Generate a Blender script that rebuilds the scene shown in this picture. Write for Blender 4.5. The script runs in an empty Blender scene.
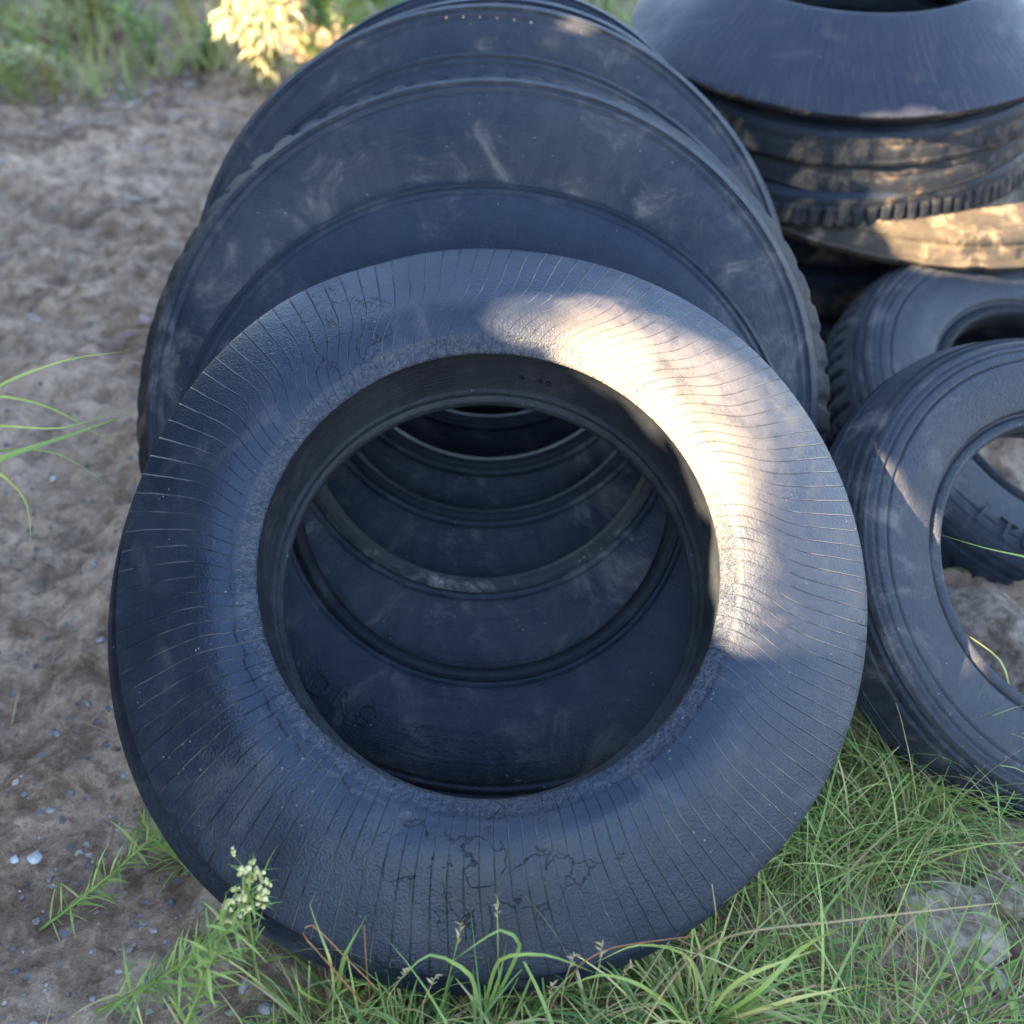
import bpy, math, random
import numpy as np
from mathutils import Vector, Matrix, noise as mnoise
R = math.radians
random.seed(7); rng = np.random.default_rng(7)
sc = bpy.context.scene
COL = sc.collection

# ------------------------------------------------------------------ camera
CAMH, TH = 1.25, R(35)
F = 512 / math.tan(R(25))
CAM = Vector((0, 0, CAMH))
FW = Vector((0, math.cos(TH), -math.sin(TH))); UP = Vector((0, math.sin(TH), math.cos(TH))); RT = Vector((1, 0, 0))
cd = bpy.data.cameras.new('camera'); cam = bpy.data.objects.new('camera', cd); COL.objects.link(cam)
cam.location = CAM; cam.rotation_euler = (R(90) - TH, 0, 0)
cd.sensor_width = 36; cd.lens = 18 / math.tan(R(25)); cd.clip_end = 500; cd.clip_start = .02
cd.dof.use_dof = True; cd.dof.focus_distance = 1.40; cd.dof.aperture_fstop = 3.0
sc.camera = cam

def at(px, py, zc):                       # a point seen at that pixel, zc metres deep
    return CAM + FW * zc + RT * ((px - 512) / F * zc) + UP * ((512 - py) / F * zc)
def onground(px, py, z=0.0):
    d = FW + RT * ((px - 512) / F) + UP * ((512 - py) / F)
    return CAM + d * ((CAMH - z) / -d.z)
def nrm(el, az=0):                        # normal leaning up by el, turned az to the right
    return Vector((math.sin(R(az)) * math.cos(R(el)), -math.cos(R(az)) * math.cos(R(el)), math.sin(R(el))))
def frame(N, roll=0):
    X = Vector((0, 0, 1)).cross(N); X.normalize()
    # X must point to the right of the picture
    if X.x < 0: X = -X
    Y = N.cross(X)
    m = Matrix((X, Y, N)).transposed()
    return m @ Matrix.Rotation(R(roll), 3, 'Z')

# ------------------------------------------------------------------ world and sun
SUN = Vector((-.64, -.30, .52)).normalized()
w = bpy.data.worlds.new('World'); sc.world = w; w.use_nodes = True
nt = w.node_tree; sky = nt.nodes.new('ShaderNodeTexSky'); sky.sky_type = 'NISHITA'; sky.sun_disc = False
sky.sun_elevation = math.asin(SUN.z); sky.sun_rotation = math.atan2(SUN.x, SUN.y)
sky.altitude = 100; sky.air_density = 1.0; sky.dust_density = .3; sky.ozone_density = 1.2
hs = nt.nodes.new('ShaderNodeHueSaturation'); hs.inputs['Saturation'].default_value = .92   # sky desaturated to balance its blue cast
nt.links.new(sky.outputs[0], hs.inputs['Color']); nt.links.new(hs.outputs[0], nt.nodes['Background'].inputs[0]); nt.nodes['Background'].inputs[1].default_value = .085
ld = bpy.data.lights.new('sun', 'SUN'); ld.energy = 5; ld.angle = R(.2); ld.color = (1, .74, .45)
lo = bpy.data.objects.new('sun', ld); COL.objects.link(lo); lo.rotation_euler = SUN.to_track_quat('Z', 'Y').to_euler(); lo.location = SUN * 10
sc.view_settings.view_transform = 'Standard'; sc.view_settings.look = 'None'; sc.view_settings.gamma = 1
sc.view_settings.exposure = 3.6

# ------------------------------------------------------------------ node helper
class NT:
    def __init__(s, name):
        s.m = bpy.data.materials.new(name); s.m.use_nodes = True; s.t = s.m.node_tree
        s.b = s.t.nodes['Principled BSDF']; s.tc = s.n('TexCoord')
    def n(s, k): return s.t.nodes.new('ShaderNode' + k)
    def set(s, i, v):
        if isinstance(v, bpy.types.NodeSocket): s.t.links.new(v, i)
        else: i.default_value = v
    def noise(s, vec, scale, det=4, rough=.55, dist=0):
        n = s.n('TexNoise'); s.set(n.inputs['Vector'], vec); n.inputs['Scale'].default_value = scale
        n.inputs['Detail'].default_value = det; n.inputs['Roughness'].default_value = rough; n.inputs['Distortion'].default_value = dist
        return n.outputs['Fac']
    def voro(s, vec, scale, feat='F1', out='Distance'):
        n = s.n('TexVoronoi'); n.feature = feat; s.set(n.inputs['Vector'], vec); n.inputs['Scale'].default_value = scale
        return n.outputs[out]
    def math(s, op, a, b=None, c=None, clamp=False):
        n = s.n('Math'); n.operation = op; n.use_clamp = clamp; s.set(n.inputs[0], a)
        if b is not None: s.set(n.inputs[1], b)
        if c is not None: s.set(n.inputs[2], c)
        return n.outputs[0]
    def rng(s, v, a, b, c=0, d=1):
        n = s.n('MapRange'); n.interpolation_type = 'SMOOTHSTEP'; s.set(n.inputs[0], v)
        for i, x in enumerate((a, b, c, d)): s.set(n.inputs[i + 1], x)
        return n.outputs[0]
    def mix(s, f, a, b):
        n = s.n('Mix'); n.data_type = 'RGBA'; s.set(n.inputs[0], f)
        s.set(n.inputs[6], a if not isinstance(a, tuple) else (*a, 1)); s.set(n.inputs[7], b if not isinstance(b, tuple) else (*b, 1))
        return n.outputs[2]
    def bump(s, h, dist, strength=1, prev=None):
        n = s.n('Bump'); n.inputs['Strength'].default_value = strength; n.inputs['Distance'].default_value = dist
        s.set(n.inputs['Height'], h)
        if prev: s.set(n.inputs['Normal'], prev)
        return n.outputs[0]
    def uv(s, name):
        n = s.n('UVMap'); n.uv_map = name; x = s.n('SeparateXYZ'); s.t.links.new(n.outputs[0], x.inputs[0]); return x.outputs
    def add(s, vec, f, k):
        a = s.n('VectorMath'); a.operation = 'SCALE'; s.set(a.inputs[0], f); a.inputs[3].default_value = k
        b = s.n('VectorMath'); b.operation = 'ADD'; s.set(b.inputs[0], vec); s.set(b.inputs[1], a.outputs[0]); return b.outputs[0]
    def done(s, col=None, rough=None, normal=None, spec=None, **kw):
        if col is not None: s.set(s.b.inputs['Base Color'], col if not isinstance(col, tuple) else (*col, 1))
        if rough is not None: s.set(s.b.inputs['Roughness'], rough)
        if normal is not None: s.set(s.b.inputs['Normal'], normal)
        if spec is not None: s.set(s.b.inputs['Specular IOR Level'], spec)
        for k, v in kw.items(): s.set(s.b.inputs[k.replace('_', ' ')], v)
        return s.m

def rubber(name, base=(.034, .042, .060), light=(.075, .085, .105), dust=.35, dustcol=(.13, .12, .115), rough=.5,
           cords=False, rings=0.0, cracks=0.0, grain=1.0, seed=0.0, arcs=None, K=.26, spec=.30):
    s = NT(name)
    o = s.n('Mapping'); s.set(o.inputs[0], s.tc.outputs['Object']); o.inputs[1].default_value = (seed, seed * 1.7, seed * .3)
    v = o.outputs[0]; uv = s.uv('profile')
    # polar-stretched streaks: along the radius
    cb = s.n('CombineXYZ'); s.set(cb.inputs[0], s.math('MULTIPLY', uv[0], 90.0)); s.set(cb.inputs[1], s.math('MULTIPLY', uv[1], 9.0)); cb.inputs[2].default_value = seed
    streak = s.noise(cb.outputs[0], 1.3, 5, .6)
    blot = s.noise(v, 5, 6, .6, .4)
    fine = s.noise(v, 60, 5, .65)
    mot = s.math('ADD', s.math('MULTIPLY', blot, .55), s.math('ADD', s.math('MULTIPLY', streak, .25), s.math('MULTIPLY', fine, .2)))
    col = s.mix(s.rng(mot, .36, .66), tuple(c * K for c in base), tuple(c * K for c in light))
    dm = s.math('MULTIPLY', s.rng(s.noise(v, 9, 9, .72, .8), .5, .78), dust, clamp=True)
    col = s.mix(dm, col, dustcol)
    # tiny pale specks of grit
    sp = s.math('MULTIPLY', s.rng(s.voro(v, 70), .10, .04), s.rng(s.noise(v, 11, 3), .52, .62), clamp=True)
    col = s.mix(s.math('MULTIPLY', sp, .5), col, (.42, .40, .37))
    leather = s.math('ADD', s.math('MULTIPLY', s.voro(v, 260), .6), s.noise(v, 420, 3, .6))
    nb = s.bump(leather, .0016 * grain, .8)
    nb = s.bump(s.noise(v, 35, 6, .6), .0020 if cords else .0045, .6, nb)
    if rings:
        rc = s.n('CombineXYZ'); s.set(rc.inputs[0], s.math('MULTIPLY', uv[1], 170.0)); s.set(rc.inputs[1], s.math('MULTIPLY', s.math('SINE', s.math('MULTIPLY', uv[0], 6.283)), 1.2)); rc.inputs[2].default_value = seed
        rw = s.noise(rc.outputs[0], 1.0, 2, .6)
        rm = s.rng(s.noise(v, 3, 2), .4, .6)
        nb = s.bump(s.math('MULTIPLY', rw, rm), .0035 * rings, 1, nb)
    if cords:
        cu = s.uv('cord')
        jit = s.math('MULTIPLY', s.noise(v, 14, 2), .16)
        def lines(x, wd):
            f = s.math('FRACT', s.math('ADD', x, jit)); d = s.math('ABSOLUTE', s.math('SUBTRACT', f, .5)); return s.rng(d, wd, wd * .2)
        l1 = s.math('MULTIPLY', lines(cu[0], .055), s.rng(s.noise(v, 7, 4, .7), .40, .52, .25, 1))
        l2 = s.math('MULTIPLY', lines(cu[1], .05), s.rng(uv[1], arcs[1], arcs[0]))
        l2 = s.math('MULTIPLY', l2, s.rng(s.noise(v, 6, 2), .42, .55))
        L = s.math('MAXIMUM', l1, s.math('MULTIPLY', l2, .7))
        nb = s.bump(s.math('SUBTRACT', 1.0, L), .0024, 1, nb)
        col = s.mix(s.math('MULTIPLY', L, s.rng(s.noise(v, 12, 3), .45, .6, .0, .55)), col, (.20, .19, .18))
        lip = s.rng(uv[1], arcs[1], arcs[0])          # rougher, paler chafer strip beside the bead
        col = s.mix(s.math('MULTIPLY', lip, s.rng(s.noise(v, 140, 4, .7), .45, .62, .05, .35)), col, (.09, .10, .12))
        nb = s.bump(s.math('MULTIPLY', s.noise(v, 190, 3, .7), lip), .004, 1, nb)
    if cracks:
        nd = s.n('TexNoise'); s.set(nd.inputs['Vector'], v); nd.inputs['Scale'].default_value = 22; nd.inputs['Detail'].default_value = 5
        dv = s.add(v, nd.outputs['Color'], .10)
        e = s.voro(dv, 17, 'DISTANCE_TO_EDGE')
        xo = s.n('SeparateXYZ'); s.set(xo.inputs[0], s.tc.outputs['Object'])
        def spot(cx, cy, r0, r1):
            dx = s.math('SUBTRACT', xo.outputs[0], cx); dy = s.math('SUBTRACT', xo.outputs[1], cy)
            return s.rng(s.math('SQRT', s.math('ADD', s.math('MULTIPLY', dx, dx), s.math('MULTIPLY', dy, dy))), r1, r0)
        where = s.math('MAXIMUM', s.math('MAXIMUM', spot(-.01, -.37, .03, .10), spot(-.20, .34, .03, .11)), s.math('MAXIMUM', spot(-.10, -.345, .02, .05), s.math('MULTIPLY', spot(.10, -.36, .01, .05), .8)))
        ck = s.math('MULTIPLY', s.rng(e, .022, .004), s.math('MULTIPLY', where, s.rng(s.noise(v, 19, 3, .6), .42, .54)))
        col = s.mix(s.math('MULTIPLY', spot(.0, -.36, .02, .16), s.rng(s.noise(v, 15, 5, .7), .35, .6, .2, .9)), col, (.018, .019, .020))
        sw = s.math('MULTIPLY', s.rng(s.noise(v, 8, 5, .7), .45, .6), spot(.30, .30, .10, .22)); col = s.mix(s.math('MULTIPLY', sw, .45), col, (.12, .105, .085)); gl = s.math('MULTIPLY', spot(.20, .17, .08, .23), s.rng(s.noise(v, 10, 6, .7), .30, .60, .25, .8)); col = s.mix(gl, col, (.185, .165, .140))  # pale dust, also painted brighter where the sun patch falls
        nb = s.bump(s.math('SUBTRACT', 1.0, ck), .0040 * cracks, 1, nb)
        col = s.mix(s.math('MULTIPLY', ck, .85), col, (.008, .008, .010))
    ro = s.math('ADD', s.rng(blot, .35, .68, rough - .08, rough + .12), s.math('MULTIPLY', dm, .4))
    return s.done(col, ro, nb, spec, Specular_Tint=(.70, .84, 1, 1))

def leafmat(name, tints, rough=.5, trans=.25):
    s = NT(name); a = s.n('Attribute'); a.attribute_name = 'tint'; a.attribute_type = 'GEOMETRY'
    cr = s.n('ValToRGB'); s.set(cr.inputs[0], a.outputs['Fac']); e = cr.color_ramp.elements
    e[0].position = 0; e[0].color = (*tints[0], 1); e[1].position = 1; e[1].color = (*tints[-1], 1)
    for i, c in enumerate(tints[1:-1]): k = e.new((i + 1) / (len(tints) - 1)); k.color = (*c, 1)
    v = s.tc.outputs['Object']
    col = s.mix(s.math('MULTIPLY', s.noise(v, 60, 3), .35), cr.outputs[0], (.05, .07, .02))
    s.done(col, rough, None, .4)
    tr = s.n('BsdfTranslucent'); s.set(tr.inputs[0], col); mx = s.n('MixShader'); mx.inputs[0].default_value = trans
    s.t.links.new(s.b.outputs[0], mx.inputs[1]); s.t.links.new(tr.outputs[0], mx.inputs[2])
    s.t.links.new(mx.outputs[0], s.t.nodes['Material Output'].inputs[0]); return s.m

# ------------------------------------------------------------------ object helpers
def tag(o, label=None, cat=None, group=None, kind=None):
    if label: o['label'] = label
    if cat: o['category'] = cat
    if group: o['group'] = group
    if kind: o['kind'] = kind
    return o
def mesh_obj(name, V, Fc, mat, parent=None, smooth=True, uvs=None, tint=None):
    me = bpy.data.meshes.new(name)
    V = np.asarray(V, dtype=np.float64)
    me.from_pydata(V.tolist() if len(V) < 400000 else V, [], Fc if isinstance(Fc, list) else Fc.tolist()); me.materials.append(mat)
    if smooth: me.polygons.foreach_set('use_smooth', [True] * len(me.polygons))
    if uvs:
        li = np.empty(len(me.loops), dtype=np.int32); me.loops.foreach_get('vertex_index', li)
        for nm, arr, per_loop in uvs:
            l = me.uv_layers.new(name=nm); l.data.foreach_set('uv', (arr if per_loop else arr[li]).astype(np.float32).ravel())
    if tint is not None:
        a = me.attributes.new('tint', 'FLOAT', 'POINT'); a.data.foreach_set('value', np.asarray(tint, dtype=np.float32))
    o = bpy.data.objects.new(name, me); COL.objects.link(o)
    if parent: o.parent = parent
    return o
def empty(name, loc, rot=None):
    o = bpy.data.objects.new(name, None); COL.objects.link(o); o.empty_display_size = .05
    m = (rot.to_4x4() if rot is not None else Matrix()); m.translation = loc; o.matrix_world = m; return o

def catmull(P, step):
    P = np.array(P, float); out = [P[0]]
    for i in range(len(P) - 1):
        p1, p2 = P[i], P[i + 1]; p0 = P[i - 1] if i else 2 * p1 - p2; p3 = P[i + 2] if i + 2 < len(P) else 2 * p2 - p1
        n = max(1, int(math.ceil(np.linalg.norm(p2 - p1) / step)))
        d1 = (p2 - p0) / 2; d2 = (p3 - p1) / 2; L = np.linalg.norm(p2 - p1)
        d1 *= min(1, L / (np.linalg.norm(d1) + 1e-9)); d2 *= min(1, L / (np.linalg.norm(d2) + 1e-9))
        for k in range(1, n + 1):
            t = k / n
            out.append((2*t**3-3*t**2+1)*p1 + (t**3-2*t**2+t)*d1 + (-2*t**3+3*t**2)*p2 + (t**3-t**2)*d2)
    return np.array(out)

def revolve(name, prof, nseg, mat, parent, step=.006, deform=None, cord=None, s0=0.0, flip=False):
    P = catmull(prof, step); n = len(P)
    s = s0 + np.concatenate([[0], np.cumsum(np.linalg.norm(np.diff(P, axis=0), axis=1))])
    ph = np.linspace(0, 2 * math.pi, nseg, endpoint=False)
    rr = np.repeat(P[None, :, 0], nseg, 0); zz = np.repeat(P[None, :, 1], nseg, 0)
    PH = np.repeat(ph[:, None], n, 1); SS = np.repeat(s[None, :], nseg, 0)
    if deform: rr, zz, PH2 = deform(rr, zz, PH, SS)
    else: PH2 = PH
    V = np.stack([rr * np.cos(PH2), rr * np.sin(PH2), zz], -1).reshape(-1, 3)
    i = np.arange(nseg)[:, None]; j = np.arange(n - 1)[None, :]; i2 = (i + 1) % nseg
    a, b, c, d = i * n + j, i * n + j + 1, i2 * n + j + 1, i2 * n + j
    Fc = np.stack([a, b, c, d], -1).reshape(-1, 4)
    if not flip: Fc = Fc[:, ::-1]
    # loop uv with the seam unwrapped
    U = np.repeat(np.arange(nseg)[:, None], n - 1, 1); J = np.repeat(np.arange(n - 1)[None, :], nseg, 0)
    u = np.stack([U, U, U + 1, U + 1], -1) / nseg; sv = np.stack([s[J], s[J + 1], s[J + 1], s[J]], -1)
    if not flip: u = u[..., ::-1]; sv = sv[..., ::-1]
    uvs = [('profile', np.stack([u, sv], -1).reshape(-1, 2), True)]
    if cord:
        x, y = cord(u * 2 * math.pi, sv); uvs.append(('cord', np.stack([x, y], -1).reshape(-1, 2), True))
    return mesh_obj(name, V, Fc, mat, parent, True, uvs), s[-1]

def wob(ph, k, amp, seed):           # smooth periodic wobble
    r_ = np.random.default_rng(seed); o = 0
    for m in range(2, 2 + k): o = o + amp / (m - .5) * np.cos(m * ph + r_.uniform(0, 6.28))
    return o

def letters(text, parent, mat, prof_pts, rmid, h, phi0, spacing, lift=.0012, up_out=True, name='raised_letter', bore=None):
    """raised block letters wrapped round the tyre; phi0 = angle of the first letter"""
    P = catmull(prof_pts, .002)
    def zat(r):
        k = np.argsort(np.abs(P[:, 0] - r))[:2]; k = np.sort(k); a, b = P[k[0]], P[k[1]]
        t = 0 if abs(b[0] - a[0]) < 1e-9 else (r - a[0]) / (b[0] - a[0]); return a[1] + (b[1] - a[1]) * min(1.5, max(-.5, t))
    ph = phi0
    for ch in text:
        if ch != ' ':
            V = []; Fc = []
            cu = bpy.data.curves.new('t', 'FONT'); cu.body = ch; cu.size = h * 1.35; cu.offset = h * .012; cu.extrude = .0; cu.resolution_u = 3
            cu.align_x = 'CENTER'
            ob = bpy.data.objects.new('t', cu); COL.objects.link(ob); bpy.context.view_layer.update()
            me = bpy.data.meshes.new_from_object(ob.evaluated_get(bpy.context.evaluated_depsgraph_get()))
            bpy.data.objects.remove(ob); bpy.data.curves.remove(cu)
            import bmesh
            bm = bmesh.new(); bm.from_mesh(me); bmesh.ops.remove_doubles(bm, verts=bm.verts, dist=1e-6)
            g = bmesh.ops.extrude_face_region(bm, geom=bm.faces[:]); top = {v for v in g['geom'] if isinstance(v, bmesh.types.BMVert)}
            bm.verts.index_update(); off = len(V)
            for v in bm.verts:
                x, y = v.co.x, v.co.y - h * .48
                if up_out: r = rmid + y; p = ph - x / rmid
                else: r = rmid - y; p = ph + x / rmid
                if bore is not None:
                    p = ph - x / rmid; r = rmid - (lift if v in top else -.002); V.append((r * math.cos(p), r * math.sin(p), bore + y)); continue
                V.append((r * math.cos(p), r * math.sin(p), zat(r) + (lift if v in top else -.002)))
            for f in bm.faces: Fc.append([off + v.index for v in f.verts])
            bm.free(); bpy.data.meshes.remove(me)
            mesh_obj(name, V, Fc, mat, parent, False, [('profile', np.zeros((len(V), 2)), False)])
        ph += -spacing / rmid if up_out else spacing / rmid

GROUPROW = 'cut tyres leaning in a row'
# ------------------------------------------------------------------ T1, the front ring
N1 = nrm(54, 3)
LIP = [(.2870, .000), (.2885, .003), (.296, .0065), (.308, .0110)]
FACE = LIP + [(.320, .0145), (.335, .0165), (.350, .0160), (.370, .0110), (.395, .0010), (.425, -.0125), (.455, -.0270), (.480, -.0405), (.494, -.0490), (.4990, -.0530)]
BORE = [(.306, -.150), (.290, -.153), (.2805, -.149), (.2765, -.141), (.2770, -.131), (.2830, -.123), (.2835, -.118), (.2822, -.114), (.2870, -.106), (.2898, -.088), (.2925, -.065), (.2930, -.040), (.2915, -.018), (.2885, -.005), (.2870, .000)]
EDGE = [(.4990, -.0530), (.4996, -.0555), (.4985, -.060), (.4930, -.067), (.4945, -.074), (.5010, -.082), (.5075, -.095), (.5100, -.115), (.5075, -.140), (.4960, -.145), (.4860, -.110), (.4600, -.070), (.4200, -.038), (.3700, -.012), (.3300, -.012), (.3080, -.060), (.306, -.150)]
def def1(r, z, ph, s):
    k = np.clip((r - .30) / .2, 0, 1)
    flat = -.017 * np.exp(-((ph - math.pi * 1.0) / .50) ** 2) - .005 * np.exp(-((ph - math.pi * .60) / .18) ** 2)   # dented outline upper left
    r2 = r + k * (wob(ph, 5, .0035, 3) + flat - .0125)
    lo = z < -.066; r2 = r2 + np.where(lo & (r > .45), .021 * np.clip(np.cos(ph - math.pi * 1.22), 0, 1) - .003, 0)
    z2 = z + k * wob(ph, 4, .006, 5)
    # the loose, curling edge of the chafer strip, lower left
    m = np.exp(-((ph - math.pi * 1.22) / .75) ** 2)
    edge = .3185 + .0022 * np.sin(ph * 23 + 2 * np.sin(ph * 9)) + .0012 * np.sin(ph * 61)
    step = 1 / (1 + np.exp((r - edge) / .0007))
    onface = (z > -.02) & (r > .2875)
    z2 = z2 + np.where(onface, .0038 * m * step * np.clip((r - .2875) / .006, 0, 1), 0)
    # shallow swells and puckers on the liner
    sw = .0022 * np.sin(ph * 7 + 1.3) * np.exp(-((r - .36) / .04) ** 2) + .004 * np.exp(-((r - .335) / .014) ** 2) * np.exp(-((ph - 5.15) / .30) ** 2)
    return r2, z2 + np.where((z > -.055) & (r < .47), sw, 0), ph
NL = 128
def cord1(ph, s):
    sweep = 1 / (1 + np.exp(-(s - .062) / .018))
    a = .5 + .5 * np.cos(ph - R(60))
    x = ph / (2 * math.pi) * NL + (3.0 * a + .3) * sweep + 1.2 * s / .2 * np.sin(ph)
    y = ph / (2 * math.pi) * NL * 1.5 - s * 75
    return x, y
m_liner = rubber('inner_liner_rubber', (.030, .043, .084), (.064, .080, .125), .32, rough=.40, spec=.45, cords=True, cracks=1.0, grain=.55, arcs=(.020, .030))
m_bore1 = rubber('front_bead_rubber', (.040, .050, .068), (.085, .100, .125), .25, spec=.40, rough=.50, rings=.6, grain=.5, seed=4)  # bead colour lightened to paint light on the front bore
m_bore = rubber('bead_rubber', (.024, .030, .042), (.050, .060, .078), .25, spec=.20, rough=.58, rings=.6, grain=.5, seed=3)  # same bead rubber darkened, painting in the shade of the tunnel
m_side = rubber('sidewall_rubber', (.026, .038, .072), (.070, .088, .125), .50, rough=.54, rings=.5, seed=5)
m_side2 = rubber('weathered_sidewall_rubber', (.034, .046, .078), (.125, .135, .160), .95, rough=.58, rings=.6, seed=9)
m_tread = rubber('tread_rubber', (.026, .031, .042), (.058, .064, .078), .85, (.26, .19, .12), rough=.65, seed=12)
m_pale = rubber('pale_dusty_rubber', (.085, .095, .125), (.150, .160, .190), .45, (.26, .23, .21), rough=.5, rings=.5, seed=15)
m_cone = rubber('smooth_liner_rubber', (.070, .078, .120), (.110, .120, .170), .14, (.45, .40, .34), rough=.45, cords=True, grain=.7, seed=18, arcs=(.001, .002))
m_tan = rubber('mud_caked_rubber', (.10, .085, .065), (.26, .20, .13), .8, (.42, .31, .19), rough=.7, seed=21)
m_mud = rubber('muddy_rubber', (.060, .060, .066), (.16, .15, .14), .9, (.40, .37, .33), rough=.7, seed=25)

def place(name, C_, N, roll=0): return empty(name, C_, frame(N, roll))
t1 = place('cut_tyre', at(490, 561, 1.364), N1)
tag(t1, 'front ring of smooth blue-black rubber with radial cord lines and a bright sunlit patch', 'tyre', GROUPROW)
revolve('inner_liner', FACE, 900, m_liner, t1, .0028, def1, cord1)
revolve('bead', BORE, 500, m_bore1, t1, .004, def1)
revolve('shoulder_edge', EDGE, 500, m_side, t1, .006, def1)

letters('9.00', t1, m_bore, BORE, .2915, .014, R(79), .0125, lift=.0008, bore=-.075)

def half_tyre(name, C_, N, Ro, rb, mats, label, group=None, depth=.085, bulge=.022, seed=1, notches=0, notch=.006, flare=.0, roll=0, wobz=.006, wobr=.004,
              nseg=360, deep_bore=0.0, ribs=True, cat='tyre', mudlip=None):
    w_ = Ro - rb
    q = lambda t, z: (rb + w_ * t, z)
    bead = [q(.07, -.055 - deep_bore), q(.03, -.060 - deep_bore), q(.0, -.052 - deep_bore), q(-.015, -.035 - deep_bore), q(-.005, -.018), q(.01, -.004), q(.04, .0), q(.075, -.003)]
    side = [q(.075, -.003), q(.09, -.008), q(.115, -.006), q(.13, .001), q(.22, bulge * .42), q(.36, bulge * .86), q(.50, bulge), q(.64, bulge * .90), q(.76, bulge * .55)]
    if ribs: side += [q(.79, bulge * .40), q(.80, bulge * .28), q(.815, bulge * .26), q(.825, bulge * .34), q(.85, bulge * .18), q(.86, .0), q(.875, -.002), q(.885, .002), q(.93, -.010)]
    else: side += [q(.84, bulge * .2), q(.93, -.010)]
    tr = [q(.93, -.010), q(.945, -.018), q(.945, -.026), q(.965, -.030), q(.985 + flare * .2, -.045), q(1.0 + flare * .6, -.065), q(1.0 + flare, -depth), q(.985 + flare, -depth - .004), q(.955 + flare, -depth),
          q(.93, -.050), q(.87, -.030), q(.72, bulge * .2), q(.5, bulge - .022), q(.25, -.012), q(.10, -.03), q(.07, -.055 - deep_bore)]
    def df(r, z, ph, s):
        k = np.clip((r - rb) / w_, 0, 1.2)
        r2 = r + k * wob(ph, 5, wobr, seed); z2 = z + k * wob(ph, 4, wobz, seed + 50)
        return r2, z2, ph
    def dt(r, z, ph, s):
        r2, z2, p = df(r, z, ph, s)
        if notches:
            ir = np.sin(ph * 5 + seed) * .8
            sq = 1 / (1 + np.exp(-(np.sin(ph * notches + ir) - .55) * 14))
            amp = .6 + .4 * np.sin(ph * 3 + seed)
            msk = np.clip((r - (rb + w_ * .955)) / (w_ * .03), 0, 1) * (z < -.028)
            r2 = r2 - notch * sq * amp * msk
        return r2, z2, p
    root = place(name, C_, N, roll); tag(root, label, cat, group)
    a, b, c = mats
    revolve('bead', bead, nseg, a, root, .004, df, s0=.0)
    revolve('sidewall', side, nseg, b, root, .004, df, s0=.05)
    revolve('tread_edge', tr, max(nseg, notches * 10), c, root, .006, dt, s0=.3)
    return root, side

# the row behind the front ring
t2, sd2 = half_tyre('cut_tyre', at(485, 478, 1.65), nrm(44, 1), .494, .2857, (m_bore, m_side, m_side), 'small smooth ring directly behind the front ring of the leaning row', GROUPROW, seed=11, depth=.08)
letters('DRO CTORD', t2, m_side, sd2, .385, .036, R(232), .040, up_out=False, lift=.0035)
t3, sd3 = half_tyre('cut_tyre', at(481, 398, 1.73), nrm(40, -1), .550, .2857, (m_mud, m_side2, m_tread), 'largest ring of the leaning row, with broad dusty sidewall and notched tread edge', GROUPROW, seed=21, notches=64, notch=.007, depth=.100, flare=.10)
t4, _ = half_tyre('cut_tyre', at(487, 342, 1.86), nrm(39, 0), .528, .2857, (m_bore, m_side2, m_tread), 'fourth ring of the leaning row, a narrow band showing above the largest one', GROUPROW, seed=31, notches=50, depth=.08)
t5, _ = half_tyre('cut_tyre', at(490, 296, 1.93), nrm(35, 1), .540, .2857, (m_bore, m_side2, m_tread), 'ring at the top edge of the photo, last visible rim of the leaning row', GROUPROW, seed=41, notches=50, depth=.08)
t7, _ = half_tyre('cut_tyre', at(492, 225, 2.16), nrm(31, 0), .480, .2857, (m_bore, m_side, m_tread), 'ring closing the far end of the dark tunnel of tyres', GROUPROW, seed=58, depth=.16)  # extra ring put behind the row to stop light leaking in
t6, _ = half_tyre('cut_tyre', at(490, 262, 2.05), nrm(33, 0), .510, .2857, (m_bore, m_side, m_tread), 'rearmost ring of the leaning row, seen only deep inside the tunnel of rings', GROUPROW, seed=51, depth=.08)

# ------------------------------------------------------------------ the stack, upper right
GS = 'cut tyres lying in a stack'
NS = Vector((-.02, -.17, .985)).normalized()
ctop = at(848, 23, 2.55)
CONE = [(.2870, .000), (.2885, .004), (.295, .006), (.305, .003), (.335, -.013), (.38, -.040), (.43, -.071), (.47, -.097), (.494, -.115), (.4990, -.121)]
top = place('cut_tyre', ctop + NS * .125, NS); tag(top, 'topmost ring of the lying stack, smooth violet-grey cone with a scuffed rim', 'tyre', GS)
def deft(r, z, ph, s):
    k = np.clip((r - .30) / .2, 0, 1); return r + k * wob(ph, 5, .004, 77), z + k * wob(ph, 4, .008, 78), ph
revolve('inner_liner', CONE, 500, m_cone, top, .005, deft, cord1)
revolve('bead', BORE[5:], 300, m_bore, top, .006, deft)
revolve('shoulder_edge', [(.4990, -.121), (.4996, -.124), (.497, -.130), (.492, -.136), (.485, -.138), (.47, -.125), (.42, -.09), (.36, -.055), (.31, -.045), (.2880, -.105)], 400, m_tread, top, .006, deft)
layers = [  # dz below the top rim, outer radius, mats, notches, depth, label
    (.030, .500, (m_bore, m_side, m_tread), 40, .050, 'ring lying directly under the smooth cone, thin dark rim with a crusty edge'),
    (.090, .488, (m_bore, m_side, m_tread), 0, .060, 'third ring down the lying stack, plain brownish rim'),
    (.160, .505, (m_bore, m_side, m_tread), 110, .060, 'ribbed ring of the lying stack, rim cut into upright rubber fins'),
    (.235, .570, (m_bore, m_tan, m_tan), 30, .045, 'bottom ring of the visible stack, tan mud on its flared tread with slanting grooves'),
]
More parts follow.
